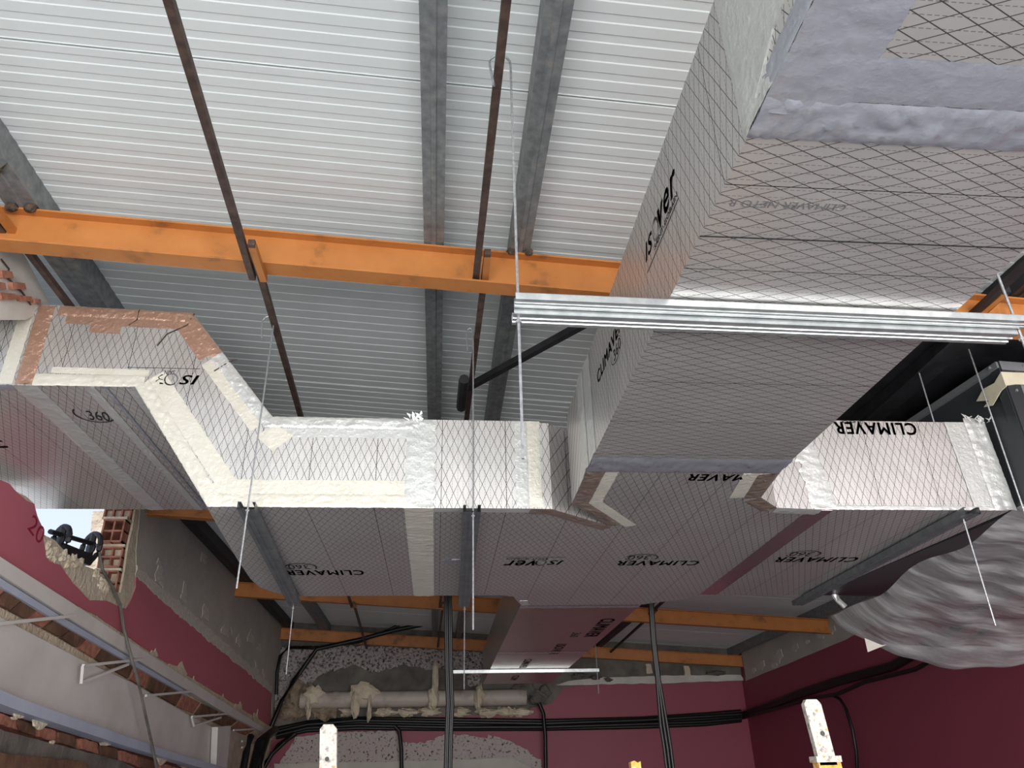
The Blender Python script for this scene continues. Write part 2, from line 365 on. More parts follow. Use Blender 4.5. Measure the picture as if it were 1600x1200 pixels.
for xx, px, q in ((.30, 0, 0), (-1.66, 0, 1)):      # burnt weld lumps where the purlins meet the rafter
    for s in (-1, 1):
        m = MB(); c = V((xx+s*.035, 2.505, bz(xx)+.16)); r = .018 if q == 0 else .026
        rows = [[c+V((math.cos(a*.785)*math.sin(b*.5236)*r*random.uniform(.8, 1.3), math.sin(a*.785)*math.sin(b*.5236)*r*.8, math.cos(b*.5236)*r)) for a in range(8)] for b in range(1, 6)]
        m.grid(rows, closed=True); m.face(rows[0]); m.face(rows[-1]); ob = m.build('weld_lump', 'burnt', D.objects[pl.name] if q else [o for o in D.objects if o.get('label', '').startswith('grey galvanised purlin with a rusty')][0])
# break in the scorched purlin
m = MB(); m.prism([V((-1.725, 2.27, bz(-1.66)+.155)), V((-1.69, 2.30, bz(-1.66)+.153)), V((-1.66, 2.33, bz(-1.66)+.153)), V((-1.595, 2.26, bz(-1.66)+.155)), V((-1.66, 2.31, bz(-1.66)+.153)), V((-1.69, 2.28, bz(-1.66)+.153))], V((0, 0, .006))); m.build('crack', 'burnt', pl)
# brown square tubes along the building, spliced at each rafter
def tubeline(xa, z, spl, label, y0=-3, y1=12, dx=0, mat='brownpipe'):
    t = thing('steel_tube', label, 'tube', 'brown tie tubes under the rafters')
    yy = y0; side = 0
    pts = [y0]+list(spl)+[y1]
    for i in range(len(pts)-1):
        a, b = pts[i]-(.14 if i else 0), pts[i+1]+(.09 if i < len(pts)-2 else 0); o = (i % 2)*.034-.006
        m = MB(); m.tube([V((xa+o+dx*a, a, z)), V((xa+o+dx*b, b, z))], .0175, square=True); m.build('tube_length', mat, t)
        if i: m = MB(); m.tube([V((xa+o+dx*(a), a+.02, z)), V((xa+o+dx*a, a+.24, z))], .0182, square=True); m.build('orange_stub', 'orange', t)
    return t
tubeline(-.668, 1.800, (2.5, 6.1, 8.9), 'brown square tube running back from the top left, hooked by the leftmost rod', dx=-.034)
tubeline(.170, 1.795, (2.5, 6.1, 8.9), 'brown square tube in the middle carrying the long hooked rod', dx=-.017)
tubeline(-1.715, 1.955, (2.5, 6.1), 'brown square tube beside the scorched purlin at the far left', y1=8)
tubeline(2.12, 1.70, (2.5, 6.1, 8.9), 'dark square tube right of the wide duct', dx=.11/3, mat='blacksteel')
# diagonal brace
t = thing('diagonal_brace', 'black steel brace slanting from the middle tube up to the wide duct', 'brace')
m = MB(); m.tube([V((.105, 3.47, 1.77)), V((1.15, 2.11, 1.77))], .022, square=True); m.build('bar', 'blacksteel', t)
m = MB(); m.tube([V((.10, 3.3, 1.74)), V((.095, 3.62, 1.74))], .026, 8); m.build('end_bracket', 'blacksteel', t)

# ---------------- back wall
YB = 12.1
wb = struct('wall_back')
m = MB(); m.box((-2.5, YB, -1.6), (4.9, YB+.2, 2.28)); m.build('masonry', 'maroon', wb)
slab('bare_concrete', [(432, 1000), (830, 1015), (1160, 1030), (1162, 1056), (990, 1064), (880, 1074), (862, 1098), (815, 1112), (640, 1122), (430, 1150)], 'y', YB, -.02, 'darkrender', wb, 1.5)
def Z4(*p): return [(400+a*.25, 920+b*.25) for a, b in p]
def Z5(*p): return [(700+a*.3125, 900+b*.3125) for a, b in p]
slab('popcorn_plaster', Z4((160, 365), (700, 360), (1420, 400), (1400, 600), (1330, 620), (1310, 510), (1180, 500), (1080, 512), (930, 475), (780, 520), (700, 522), (620, 480), (430, 530), (370, 572), (200, 700), (120, 780), (130, 520)), 'y', YB-.02, -.05, 'popcorn', wb, 1.6, 5)
slab('speckled_band', Z4((160, 1070), (250, 930), (420, 905), (870, 885), (920, 960), (1050, 962), (1180, 910), (1300, 915), (1450, 935)) + Z5((200, 795), (290, 820), (390, 870), (460, 920), (475, 990), (0, 990)) + [(430, 1205)], 'y', YB, -.035, 'speckle', wb, 1.4, 5)
slab('concrete_beam', [(430, 1193), (620, 1190), (800, 1184), (830, 1200), (830, 1230), (430, 1230)], 'y', YB-.035, -.05, 'render', wb, 1)
slab('white_coving', Z5((535, 548), (600, 525), (730, 512), (1080, 500), (1290, 497), (1455, 498), (1475, 526), (1300, 530), (1000, 540)), 'y', YB, -.06, 'white', wb, .8, 12)
for a in ((985, 440), (1175, 450)):
    slab('plaster_run', Z5((a[0], a[1]), (a[0]+25, a[1]), (a[0]+35, a[1]+48), (a[0]+4, a[1]+50)), 'y', YB-.02, -.05, 'plaster', wb, .6, 3)
def lumps(parent, spots, mat, name='mortar_lump'):
    for (x, y, w_, h_, d) in spots:
        m = MB(); c = ony(x, y, d); k = c.y/F*1.1; rows = []
        for b in range(1, 7):
            rows.append([c + V((math.cos(a*.628)*math.sin(b*.449)*w_*k*.5*random.uniform(.45, 1.5), math.sin(a*.628)*math.sin(b*.449)*.09*random.uniform(.7, 1.1), math.cos(b*.449)*h_*k*.5*random.uniform(.7, 1.25))) for a in range(10)])
        m.grid(rows, closed=True); m.face(rows[0][::-1]); m.face(rows[-1]); m.build(name, mat, parent)
lumps(wb, [(462, 1082, 28, 34, 12), (492, 1100, 30, 36, 11.95), (455, 1112, 40, 22, 12), (508, 1112, 34, 22, 11.95), (480, 1085, 20, 26, 11.9)], 'mud')
lumps(wb, [(x, 1112+(i % 3), 26, 12, 12.03) for i, x in enumerate((540, 600, 635, 672, 720, 760, 790, 812))], 'plaster')
lumps(wb, [(905, 1056, 18, 8, 12), (930, 1058, 16, 7, 12), (820, 1078, 26, 22, 12), (838, 1090, 22, 20, 12), (950, 1062, 12, 5, 12), (1120, 1052, 24, 6, 12), (805, 1096, 20, 14, 12), (852, 1080, 14, 18, 12)], 'darkrender')
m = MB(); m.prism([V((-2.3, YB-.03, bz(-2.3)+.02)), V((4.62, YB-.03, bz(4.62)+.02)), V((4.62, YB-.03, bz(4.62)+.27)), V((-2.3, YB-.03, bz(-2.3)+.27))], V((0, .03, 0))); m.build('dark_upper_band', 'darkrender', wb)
# white waste pipe
t = thing('drain_pipe', 'dirty white drain pipe lying across the bare back wall, daubed with plaster', 'pipe')
p0 = ony(470, 1092, 11.9); p1 = ony(822, 1092, 11.9); p1.z = p0.z = (p0.z+p1.z)/2
m = MB(); m.tube([p0, p1], .11, 16); m.build('pipe_barrel', 'pvc', t, smooth=True)
for x in (524, 700):
    c = ony(x, 1091, 11.9); c.z = p0.z; m = MB(); m.tube([c-UX*.03, c+UX*.03], .118, 16); m.build('pipe_collar', 'pvc', t, smooth=True)
lumps(t, [(568, 1082, 34, 26, 11.82), (556, 1100, 12, 34, 11.78), (577, 1104, 6, 34, 11.78), (676, 1090, 12, 30, 11.78), (680, 1062, 8, 48, 11.85), (748, 1090, 12, 34, 11.78), (490, 1088, 22, 26, 11.82), (483, 1102, 8, 34, 11.8)], 'plaster', 'plaster_daub')

# ---------------- right wall
XR = 4.62
wr_ = struct('wall_right')
m = MB(); m.box((XR, -4.0, -1.6), (XR+.2, YB+.2, 1.85)); m.build('masonry', 'maroon', wr_)
slab('grey_render_band', [(1158, 1000), (1305, 925), (1420, 860), (1500, 800), (1500, 905), (1322, 999), (1166, 1064)], 'x', XR, -.012, 'render', wr_, .8, 14)
for (x, y, a, b) in ((1190, 1040, 12, 16), (1217, 1026, 14, 22), (1243, 1012, 9, 14), (1178, 1048, 8, 9), (1285, 990, 18, 16), (1300, 985, 12, 14), (1210, 1040, 10, 8), (1262, 1003, 8, 7)):
    slab('paint_scab', [(x-a*.5, y), (x-a*.2, y-b*.45), (x+a*.3, y-b*.5), (x+a*.5, y), (x+a*.15, y+b*.2), (x+a*.1, y+b*.5), (x-a*.35, y+b*.4)], 'x', XR-.012, -.008, 'white', wr_, .8, 4)
# ---------------- left wall with its broken opening
XL = -2.3
wl = struct('wall_left')
def Z1(*p): return [(a*.2166, 740+b*.2166) for a, b in p]
hole = Z1((-120, 20), (0, 45), (60, 70), (110, 125), (190, 165), (240, 210), (262, 300), (300, 370), (315, 440), (395, 480), (440, 530), (500, 590), (600, 660), (700, 700), (760, 745), (800, 800), (820, 850), (870, 860), (900, 700), (925, 520), (955, 400), (985, 210))
base = hole + [(240, 740), (268, 775), (330, 800), (380, 900), (440, 990), (452, 1030), (440, 1260), (-60, 1260), (-200, 1100)]
m = MB(); m.prism([onx(a, b, XL) for a, b in base], V((-.2, 0, 0))); m.build('masonry', 'plaster', wl)
# wall on towards the camera (outside the frame) and behind the duct top
m = MB(); m.box((XL-.2, -4.0, -1.6), (XL, 4.25, 1.38)); m.build('masonry_near', 'render', wl)
m = MB(); m.box((XL-.2, 5.9, 1.95), (XL-.004, YB+.1, 2.24)); m.build('masonry_top', 'render', wl)
m = MB(); m.box((XL-.2, 7.0, -1.6), (XL-.01, YB+.1, 2.1)); m.build('masonry_far', 'render', wl)
# rose paint coat, left of and below the opening
slab('rose_paint_coat', Z1((-150, 10), (0, 45), (60, 72), (108, 130), (190, 200), (240, 215), (262, 310), (290, 370), (305, 450), (325, 600), (350, 630), (430, 660), (470, 720), (520, 790), (590, 860), (640, 915), (760, 915), (860, 965), (905, 975), (945, 900), (972, 820), (980, 720)) + [(424, 1083), (421, 1135), (350, 1090), (250, 1030), (150, 962), (96, 935), (0, 872), (-60, 830)], 'x', XL, .006, 'rose', wl, .5, 8)
slab('grey_render_coat', [(219, 786), (300, 770), (330, 800), (380, 900), (440, 990), (440, 1100), (426, 1140), (423, 1083), (212, 897), (212, 860)], 'x', XL, .005, 'render', wl, .5, 12)
slab('torn_plaster_edge', [(212, 884), (240, 908), (285, 945), (330, 985), (380, 1030), (424, 1072), (424, 1083), (380, 1046), (330, 1005), (285, 966), (250, 937), (212, 900)], 'x', XL+.005, .006, 'scar', wl, 1.6, 4)
for (x, y, a, b) in ((248, 895, 14, 46), (288, 925, 9, 34), (320, 958, 12, 26), (317, 872, 10, 16), (350, 985, 10, 18), (372, 1000, 8, 18), (392, 995, 12, 24), (400, 1045, 7, 24), (412, 1060, 6, 26), (362, 985, 5, 12), (404, 1010, 8, 12)):
    slab('plaster_scar', [(x, y-b*.5), (x+a*.4, y-b*.05), (x+a*.5, y+b*.5), (x-a*.1, y+b*.3), (x-a*.5, y+b*.25), (x-a*.3, y-b*.1)], 'x', XL+.005, .004, 'scar', wl, 2.2, 4)
for (x, y, a, b) in ((275, 1045, 34, 24), (240, 1020, 12, 14), (300, 1066, 12, 20), (320, 1078, 10, 14), (372, 1104, 14, 16), (400, 1122, 8, 30), (345, 1092, 12, 14), (62, 922, 10, 12), (48, 915, 14, 10), (145, 966, 20, 10), (185, 1000, 10, 8)):
    slab('chipped_plaster', [(x-a*.5, y+b*.3), (x-a*.35, y-b*.3), (x+a*.1, y-b*.2), (x+a*.25, y-b*.5), (x+a*.5, y+b*.4), (x, y+b*.5)], 'x', XL+.006, .005, 'plaster', wl, 1, 4)
text('20', wl, onx(42, 826, XL+.006), V((0, 1, -.25)), V((0, .25, 1)), .19, .10, 'ink', bold=0, name='red_marker_letters')
t_ = NT('red_marker'); t_.set(.6, 0, lin('#8c1f3a')); MT['marker'] = t_.m
D.objects['red_marker_letters'].data.materials.clear(); D.objects['red_marker_letters'].data.materials.append(MT['marker'])
for i in range(46):
    q = random.random(); px = 72+q*100+random.uniform(-4, 4); pyy = 856+q*58+math.sin(q*9)*3+random.uniform(-9, 9)
    c = onx(px, pyy, XL); r = random.uniform(.012, .034); m = MB()
    rows = [[c+V((math.sin(b*.785)*math.cos(a*.9)*.018, math.sin(b*.785)*math.sin(a*.9)*r*random.uniform(.5, 1.5), math.cos(b*.785)*r*random.uniform(.5, 1.4))) for a in range(7)] for b in range(1, 4)]
    m.grid(rows, closed=True); m.face(rows[0]); m.face(rows[-1]); m.build('rubble_chip', 'plaster', wl)
# hollow bricks on the right reveal of the opening
def hollow(parent, x0, x1, y0, y1, z0, z1, nx=3, nz=2):
    m = MB(); wt = .012; m.box((x0+.002, y0+.10, z0+.002), (x1-.002, y1, z1-.002), 1)
    for i in range(nx+1):
        xx = x0+(x1-x0-wt)*i/nx; m.box((xx, y0+random.uniform(0, .02), z0), (xx+wt, y0+.11, z1))
    for k in range(nz+1):
        zz = z0+(z1-z0-wt)*k/nz; m.box((x0, y0+random.uniform(0, .015), zz), (x1, y0+.11, zz+wt))
    return m.build('brick', ['brick', 'brickin'], parent)
zz = 1.26
for i, (yo, hh) in enumerate(((5.80, .17), (5.78, .15), (5.72, .17), (5.78, .16), (5.76, .16))):
    hollow(wl, XL-(.17 if i != 3 else .21), XL-.015, yo, yo+.3, zz, zz+hh, 2 if i != 3 else 3, 2); zz += hh+.02
    m = MB(); m.box((XL-.18, yo+.01, zz-.02), (XL-.01, yo+.3, zz)); m.build('mortar_bed', 'plaster', wl)
# steel lintel beam painted white, with brick strip and welded bars
lt = thing('steel_lintel', 'long white painted steel lintel beam under the rose left wall, above the dark gap', 'beam')
slab('top_flange', [(-60, 841), (0, 880), (96, 940), (260, 1046), (426, 1150), (436, 1160), (340, 1112), (290, 1082), (96, 967), (0, 907), (-60, 868)], 'x', XL+.012, .05, 'paintedsteel', lt)
slab('inner_lip', [(-60, 868), (0, 907), (96, 967), (290, 1082), (290, 1088), (96, 978), (0, 920), (-60, 880)], 'x', XL+.03, .02, 'bluesteel', lt)
brl = [(-60, 880), (0, 920), (96, 978), (290, 1088), (420, 1152), (400, 1154), (300, 1118), (200, 1062), (100, 1000), (0, 948), (-60, 915)]
slab('mortar_bed', brl, 'x', XL+.004, .01, 'plaster', wl)
for i in range(19):                                        # single bricks of the strip under the lintel flange
    q0, q1 = i/19, (i+.9)/19
    def lp(q, pts):
        q *= len(pts)-1; k = min(int(q), len(pts)-2); f_ = q-k; return (pts[k][0]*(1-f_)+pts[k+1][0]*f_, pts[k][1]*(1-f_)+pts[k+1][1]*f_)
    up_ = [(-40, 893), (0, 920), (96, 978), (193, 1034), (290, 1088), (400, 1142)]; dn = [(-60, 915), (-20, 938), (80, 990), (185, 1053), (280, 1107), (385, 1150)]
    slab('brick', [lp(q0, up_), lp(q1, up_), lp(q1, dn), lp(q0, dn)], 'x', XL+.012, random.uniform(.012, .024), 'wood' if i % 3 else 'brick', wl)
slab('web', [(-60, 930), (0, 968), (130, 1035), (200, 1066), (292, 1118), (352, 1148), (345, 1206), (160, 1151), (0, 1098), (-60, 1074)], 'x', XL+.03, .02, 'paintedsteel', lt)
slab('lower_flange', [(-60, 1066), (0, 1092), (160, 1146), (250, 1176), (345, 1202), (345, 1213), (333, 1210), (160, 1162), (0, 1112), (-60, 1090)], 'x', XL+.05, .10, 'bluesteel', lt)
slab('stiffener', [(331, 1136), (352, 1134), (345, 1204), (328, 1204)], 'x', XL+.06, .06, 'paintedsteel', lt)
def bars(pts, r=.014):
    m = MB(); m.tube([onx(a, b, XL+.10) for a, b in pts], r, square=True); m.build('welded_bar', 'paintedsteel', lt)
for p in ([(-20, 976), (60, 968), (117, 962)], [(130, 1040), (225, 1030)], [(130, 1040), (127, 1066), (200, 1038)], [(228, 1087), (303, 1080)], [(300, 1120), (358, 1115)], [(300, 1120), (303, 1134), (345, 1121)], [(365, 1141), (397, 1139)], [(378, 1158), (424, 1155)], [(378, 1168), (410, 1158)]): bars(p, .012)
slab('ragged_gap', [(-60, 1090), (0, 1112), (160, 1162), (270, 1192), (330, 1230), (-60, 1230)], 'x', XL+.008, .01, 'brickin', wl)
for i in range(9):
    x0 = -10+i*32; y0 = 1112+i*9.6
    slab('brick', [(x0, y0+3), (x0+26, y0+11), (x0+27, y0+28), (x0+1, y0+20)], 'x', XL+.018, random.uniform(.01, .04), 'wood' if i % 2 else 'brick', wl, 1, 6)
lw = thing('timber_rail', 'ragged brown timber rail under the broken bricks at the bottom left corner', 'rail')
slab('board', [(-60, 1122), (0, 1143), (90, 1166), (180, 1188), (230, 1215), (-60, 1215)], 'x', XL+.05, .03, 'darkrender', lw, .8, 10)
slab('lower_board', [(-60, 1165), (0, 1178), (120, 1190), (160, 1225), (-60, 1225)], 'x', XL+.09, .03, 'wood', lw)
for (x, y, a, b) in ((62, 1130, 26, 20), (30, 1118, 20, 9), (80, 1160, 8, 8), (165, 1162, 20, 8), (252, 1188, 16, 14), (20, 1122, 10, 6)):
    slab('torn_plaster', [(x-a*.5, y-b*.3), (x, y-b*.5), (x+a*.5, y-b*.1), (x+a*.2, y+b*.3), (x-a*.1, y+b*.5), (x-a*.4, y+b*.2)], 'x', XL+.08, .012, 'plaster', wl, 1.2, 4)
# brickwork stub above the duct at the far left
ws = struct('wall_upper_left')
m = MB(); m.prism([onx(a, b, -1.80) for a, b in ((-60, 330), (10, 372), (38, 398), (80, 478), (40, 500), (-60, 500))], V((-.2, 0, 0))); m.build('white_plaster', 'white', ws)
for (x, y, a, b) in ((4, 428, 18, 12), (22, 446, 22, 12), (6, 462, 26, 12), (34, 466, 20, 10), (-4, 446, 12, 12), (52, 470, 10, 8)):
    slab('brick', [(x-a*.5, y-b*.5), (x+a*.4, y-b*.3), (x+a*.5, y+b*.5), (x-a*.4, y+b*.5)], 'x', -1.80, .02, 'brick', ws, .6, 6)
m = MB(); m.tube([onx(2, 405, -1.79), onx(14, 420, -1.79), onx(12, 434, -1.79), onx(36, 458, -1.79), onx(48, 476, -1.79)], .004, 5); m.build('crack', 'burnt', ws)
# outside the opening
t = thing('stone_pier', 'rough pale stone pier outside the broken wall opening', 'pier')
m = MB(); rows = []
for k in range(9):
    z = -1.6+k*.48; rows.append([V((-3.08+random.uniform(-.04, .04)+a, 6.9+random.uniform(-.04, .04)+b, z)) for a, b in ((0, 0), (.2, .02), (.42, 0), (.42, .3), (.42, .5), (0, .5))])
m.grid(rows, closed=True); m.face(rows[0]); m.face(rows[-1]); m.build('stonework', 'stone', t)
t = thing('cable_reel', 'black metal bracket with two round flanges sitting in the broken wall opening', 'bracket')
def disc(px, pyy, r):
    c = onx(px, pyy, XL-.12); m = MB(); ax_ = V((.55, .8, 0)).normalized(); e1 = ax_.cross(UZ).normalized()
    m.tube([c+(e1*math.cos(a*.3142)+UZ*math.sin(a*.3142))*r for a in range(21)], .018, 6); m.tube([c-UZ*r, c+UZ*r], .022, 6); m.tube([c-ax_*.006, c+ax_*.006], r*.5, 12)
    m.build('round_flange', 'blacksteel', t); return c
c1 = disc(95, 843, .085); c2 = disc(142, 856, .10)
for dz in (.03, -.05):
    m = MB(); m.tube([c1+UZ*dz-(c2-c1)*.35, c2+UZ*dz], .016, 8); m.build('cross_bar', 'blacksteel', t)
m = MB(); m.tube([c1-UZ*.06, c2-UZ*.085], .045, 6); m.build('body', 'blacksteel', t)
# opposite reveal cable hanging down the rose wall
t = thing('hanging_cable', 'thin frayed grey cable hanging from the broken opening down across the lintel', 'cable')
m = MB(); m.tube([onx(a, b, XL+.03+c) for a, b, c in ((152, 850, -.1), (160, 890, -.03), (176, 918, .0), (188, 945, 0), (194, 985, .02), (206, 1030, .1), (216, 1065, .15), (228, 1120, .15), (238, 1165, .15), (248, 1215, .15))], .011, 6); m.build('wire', 'darkrender', t)

# ================================================================ DUCTWORK
Y0, Y1, ZB, ZT = 3.03, 4.68, 1.0, 1.40
# --- wide supply duct coming from the camera
XA_, XB_ = .525, 1.248
bigf = thing('air_duct', 'very wide foil-faced duct passing overhead towards the camera at top right', 'air duct')
m = MB(); m.box((XA_, -1.6, ZB), (XB_, .90, 1.372)); m.build('duct_board', 'foil', bigf, uv='y')
for s in (0, 1):   # corner tapes wrapping the long edges
    pass
tape(bigf, (XA_-.0, -1.5, ZB), (XA_, .90, ZB), UX, -UZ, .15, 'tape_grey', .006)
tape(bigf, (XA_, -1.5, ZB), (XA_, .9, ZB), UZ, -UX, .05, 'tape_grey', .004)
m = MB(); m.prism([V((XA_, .62, 1.10)), V((XA_, .80, 1.08)), V((XA_, .90, 1.03)), V((XA_, .90, 1.30)), V((XA_, .60, 1.36))], V((-.004, 0, 0))); m.build('foil_patch', 'tape', bigf)
bigr = thing('air_duct', 'wide foil-faced duct section between the tape joint and the crossing, resting on the bright rail', 'air duct')
m = MB(); m.box((XA_, .90, ZB), (XB_, 2.525, 1.382)); m.build('duct_board', 'foil', bigr, uv='y')
tape(bigr, (XA_-.002, .78, ZB), (XB_+.002, .78, ZB), UY, -UZ, .09, 'tape_grey', .003)
tape(bigr, (XA_-.002, .87, ZB), (XB_+.002, .87, ZB), UY, -UZ, .09, 'tape_grey', .010)
tape(bigr, (XA_, .84, ZB), (XA_, .84, 1.37), UY, -UX, .13, 'tape', .007)
def NETO():
    text('CLIMAVER NETO R', bigr, V((.79, 1.12, ZB)), -UX, UY, .24, .020, 'ink_grey', bold=-.01)
NETO()
line(bigr, (XA_, 1.235, ZB), (XB_, 1.235, ZB), -UZ, .003)
logo_i(bigr, V((XA_, 1.605, 1.205)), -UY, UZ, .29, .055)
logo_c(bigr, V((XA_, 2.285, 1.195)), -UY, UZ, .375, .043)
tape(bigr, (XA_, 2.40, ZB), (XA_, 2.40, 1.38), UY, -UX, .13, 'tape', .006)

# --- crossing piece with its splayed notches
cr = thing('duct_crossing', 'foil duct crossing piece joining the wide duct to the cross run, splayed notches taped', 'air duct')
pl_ = [(.37, 3.03), (.46, 3.035), (.74, 3.26), (.53, 2.96), (.525, 2.525), (1.248, 2.525), (1.29, 2.87), (1.41, 3.0), (1.62, 3.02), (1.62, Y1+.02), (1.55, 4.80), (1.298, 4.98), (.524, 4.98), (.45, 4.72), (.37, Y1)]
m = MB(); m.prism([V((a, b, ZB)) for a, b in pl_], V((0, 0, .39))); m.build('duct_board', 'foil', cr, uv='x')
tape(cr, (.525, 2.46, ZB), (1.25, 2.46, ZB), UY, -UZ, .14, 'tape_grey', .009)
def edge_tape(parent, a, b, w_, mat, wr=.006, z=ZB, side=1):
    a = V((a[0], a[1], z)); b = V((b[0], b[1], z)); d = (b-a).normalized(); tape(parent, a, b, V((-d.y, d.x, 0))*side, -UZ, w_, mat, wr)
edge_tape(cr, (.527, 2.60), (.53, 2.97), .07, 'tape_brown', .008, side=-1)
edge_tape(cr, (.597, 2.60), (.60, 2.98), .05, 'tape_cream', .001, side=-1)
edge_tape(cr, (.53, 2.96), (.74, 3.265), .06, 'tape_brown', .009, side=-1)
edge_tape(cr, (.58, 2.93), (.82, 3.28), .055, 'tape_cream', .001, side=-1)
edge_tape(cr, (.37, 3.03), (.46, 3.035), .07, 'tape_brown', .004)
edge_tape(cr, (.46, 3.035), (.76, 3.28), .06, 'tape_brown', .005)
edge_tape(cr, (1.249, 2.60), (1.29, 2.87), .07, 'tape_brown', .008)
edge_tape(cr, (1.18, 2.60), (1.22, 2.87), .06, 'tape_cream', .001)
edge_tape(cr, (1.29, 2.87), (1.41, 3.0), .07, 'tape_brown', .008)
edge_tape(cr, (1.41, 3.0), (1.62, 3.02), .07, 'tape', .006)
edge_tape(cr, (.50, 4.84), (.524, 4.98), .05, 'tape', .004, side=-1)
tape(cr, (XA_, 2.54, 1.0), (XA_, 2.54, 1.39), UY, -UX, .12, 'tape', .008)
logo_c(cr, V((1.145, 2.615, ZB)), -UX, UY, .225, .066, False, 'MAVER')
logo_i(cr, V((.63, 3.86, ZB)), -UX, UY, .30, .10)
logo_c(cr, V((1.354, 3.87, ZB)), -UX, UY, .435, .09)
# --- straight cross section left of the crossing
s2 = thing('air_duct', 'short straight foil cross duct between the two vertical tape joints in the middle', 'air duct')
m = MB(); m.box((-.09, Y0, ZB), (.37, Y1, 1.396)); m.build('duct_board', 'foil', s2, uv='x')
tape(s2, (-.15, Y0, ZB+.005), (-.15, Y0, 1.395), UX, -UY, .12, 'tape', .008)
tape(s2, (-.15, Y0, ZB), (-.15, Y1, ZB), UX, -UZ, .12, 'tape_cream', .006)
tape(s2, (.31, Y0, ZB+.005), (.31, Y0, 1.395), UX, -UY, .055, 'tape', .004)
tape(s2, (.365, Y0, ZB+.005), (.365, Y0, 1.395), UX, -UY, .055, 'tape_cream', .004)
tape(s2, (-.03, Y0, ZB), (.40, Y0, ZB), UY, -UZ, .05, 'tape', .002)
m = MB(); c = onz(690, 877, ZB-.001); m.prism([c+V(p) for p in ((0, 0, 0), (.05, -.08, 0), (.05, -.03, 0), (.14, -.03, 0), (.14, .03, 0), (.05, .03, 0), (.05, .08, 0))], V((0, 0, -.001))); m.build('printed_arrow', 'tape_grey', s2)
# --- offset (swan neck) section at the left
s1 = thing('duct_offset', 'swan-neck foil duct stepping up to the left, edged with creased cream and coppery tape', 'air duct')
Zf = [(-1.72, 1.925), (-1.13, 1.905), (-.72, 1.398), (-.09, 1.398), (-.09, 1.0), (-.925, 1.0), (-1.305, 1.527), (-1.72, 1.525)]
def zsec(y, cx, lx):
    return [V((a, y, b)) for a, b in Zf[:5]] + [V((cx, y, 1.0))] + [V((lx, y, 1.527))] + [V((-1.72, y, 1.525))]
m = MB(); secs = [zsec(Y0, -.925, -1.305), zsec(3.42, -.953, -1.33), zsec(3.86, -.99, -1.36), zsec(4.25, -1.01, -1.37), zsec(4.45, -1.0, -1.37), zsec(4.58, -.945, -1.37), zsec(Y1, -.85, -1.37)]
m.grid(secs, closed=True); m.face(secs[0]); m.face(secs[-1]); m.build('duct_board', 'foil', s1, uv='x')
def ftape(a, b, w_, mat, wr=.006, side=1, off=0, par=s1):
    a = V((a[0], Y0-off, a[1])); b = V((b[0], Y0-off, b[1])); d = (b-a).normalized(); tape(par, a, b, V((-d.z, 0, d.x))*side, -UY, w_, mat, wr)
ftape((-.92, 1.0), (-.09, 1.0), .055, 'tape_cream', .008); ftape((-.86, 1.055), (-.15, 1.055), .06, 'tape_cream', .0015, off=.0)
ftape((-1.30, 1.525), (-.925, 1.002), .06, 'tape_cream', .009); ftape((-1.26, 1.56), (-.86, 1.03), .075, 'tape_cream', .0015)
ftape((-1.72, 1.525), (-1.27, 1.527), .055, 'tape_cream', .008); ftape((-1.66, 1.585), (-1.26, 1.58), .03, 'tape_cream', .001)
ftape((-1.70, 1.922), (-1.13, 1.905), .05, 'tape_copper', .012, -1); ftape((-1.66, 1.872), (-1.16, 1.857), .04, 'tape_copper', .001, -1)
ftape((-1.13, 1.905), (-.97, 1.705), .05, 'tape_copper', .012, -1); ftape((-.97, 1.705), (-.72, 1.398), .055, 'tape', .010, -1)
ftape((-1.165, 1.875), (-1.02, 1.69), .05, 'tape_copper', .001, -1, -.0); ftape((-1.01, 1.67), (-.76, 1.36), .05, 'tape_cream', .001, -1)
ftape((-.75, 1.398), (-.10, 1.398), .05, 'tape', .010, -1); ftape((-.70, 1.345), (-.13, 1.345), .04, 'tape', .001, -1)
m = MB(); m.prism([V((a, Y0-.001, b)) for a, b in ((-.78, 1.31), (-.70, 1.24), (-.62, 1.31), (-.70, 1.36))], V((0, -.001, 0))); m.build('foil_patch', 'tape_cream', s1)
m = MB(); m.prism([V((a, Y0-.001, b)) for a, b in ((-1.55, 1.84), (-1.42, 1.835), (-1.42, 1.785), (-1.55, 1.79))], V((0, -.001, 0))); m.build('foil_patch', 'tape_copper', s1)
m = MB(); m.prism([V((a, Y0-.001, b)) for a, b in ((-.95, 1.07), (-.88, 1.13), (-.76, 1.10), (-.76, 1.03))], V((0, -.001, 0))); m.build('foil_patch', 'tape_cream', s1)
logo_i(s1, V((-1.05, Y0, 1.588)), V((-1, 0, 0)), -UZ, .305, .052, cut=True)
def crack(pts, par=s1):
    m = MB(); m.tube([V((a, Y0-.002, b)) for a, b in pts], .003, 5); m.build('crease', 'burnt', par)
for k in range(14):
    c = V((-.115+random.uniform(-.03, .03), Y0-.004, 1.39+random.uniform(-.01, .012))); d = V((random.uniform(-.03, .03), -random.uniform(.003, .012), random.uniform(0, .035)))
    m = MB(); m.prism([c, c+d, c+d*.6+V((.012, 0, .002))], V((0, -.0012, 0))); m.build('foil_shred', 'tape', s1)
crack([(-1.12, 1.90), (-1.14, 1.84), (-1.22, 1.79), (-1.25, 1.73)]); crack([(-1.36, 1.915), (-1.36, 1.86), (-1.39, 1.83)]); crack([(-.99, 1.61), (-.93, 1.66), (-.90, 1.67)])
for dx, mt in ((-1.30, 'tape'), (-1.47, 'tape')):
    tape(s1, (dx, Y0, 1.525), (dx+.02, Y1, 1.525), -UX, -UZ, .045, mt, .006)
tape(s1, (-1.42, Y0, 1.525), (-1.41, Y1, 1.525), -UX, -UZ, .02, 'tape_grey', .008)
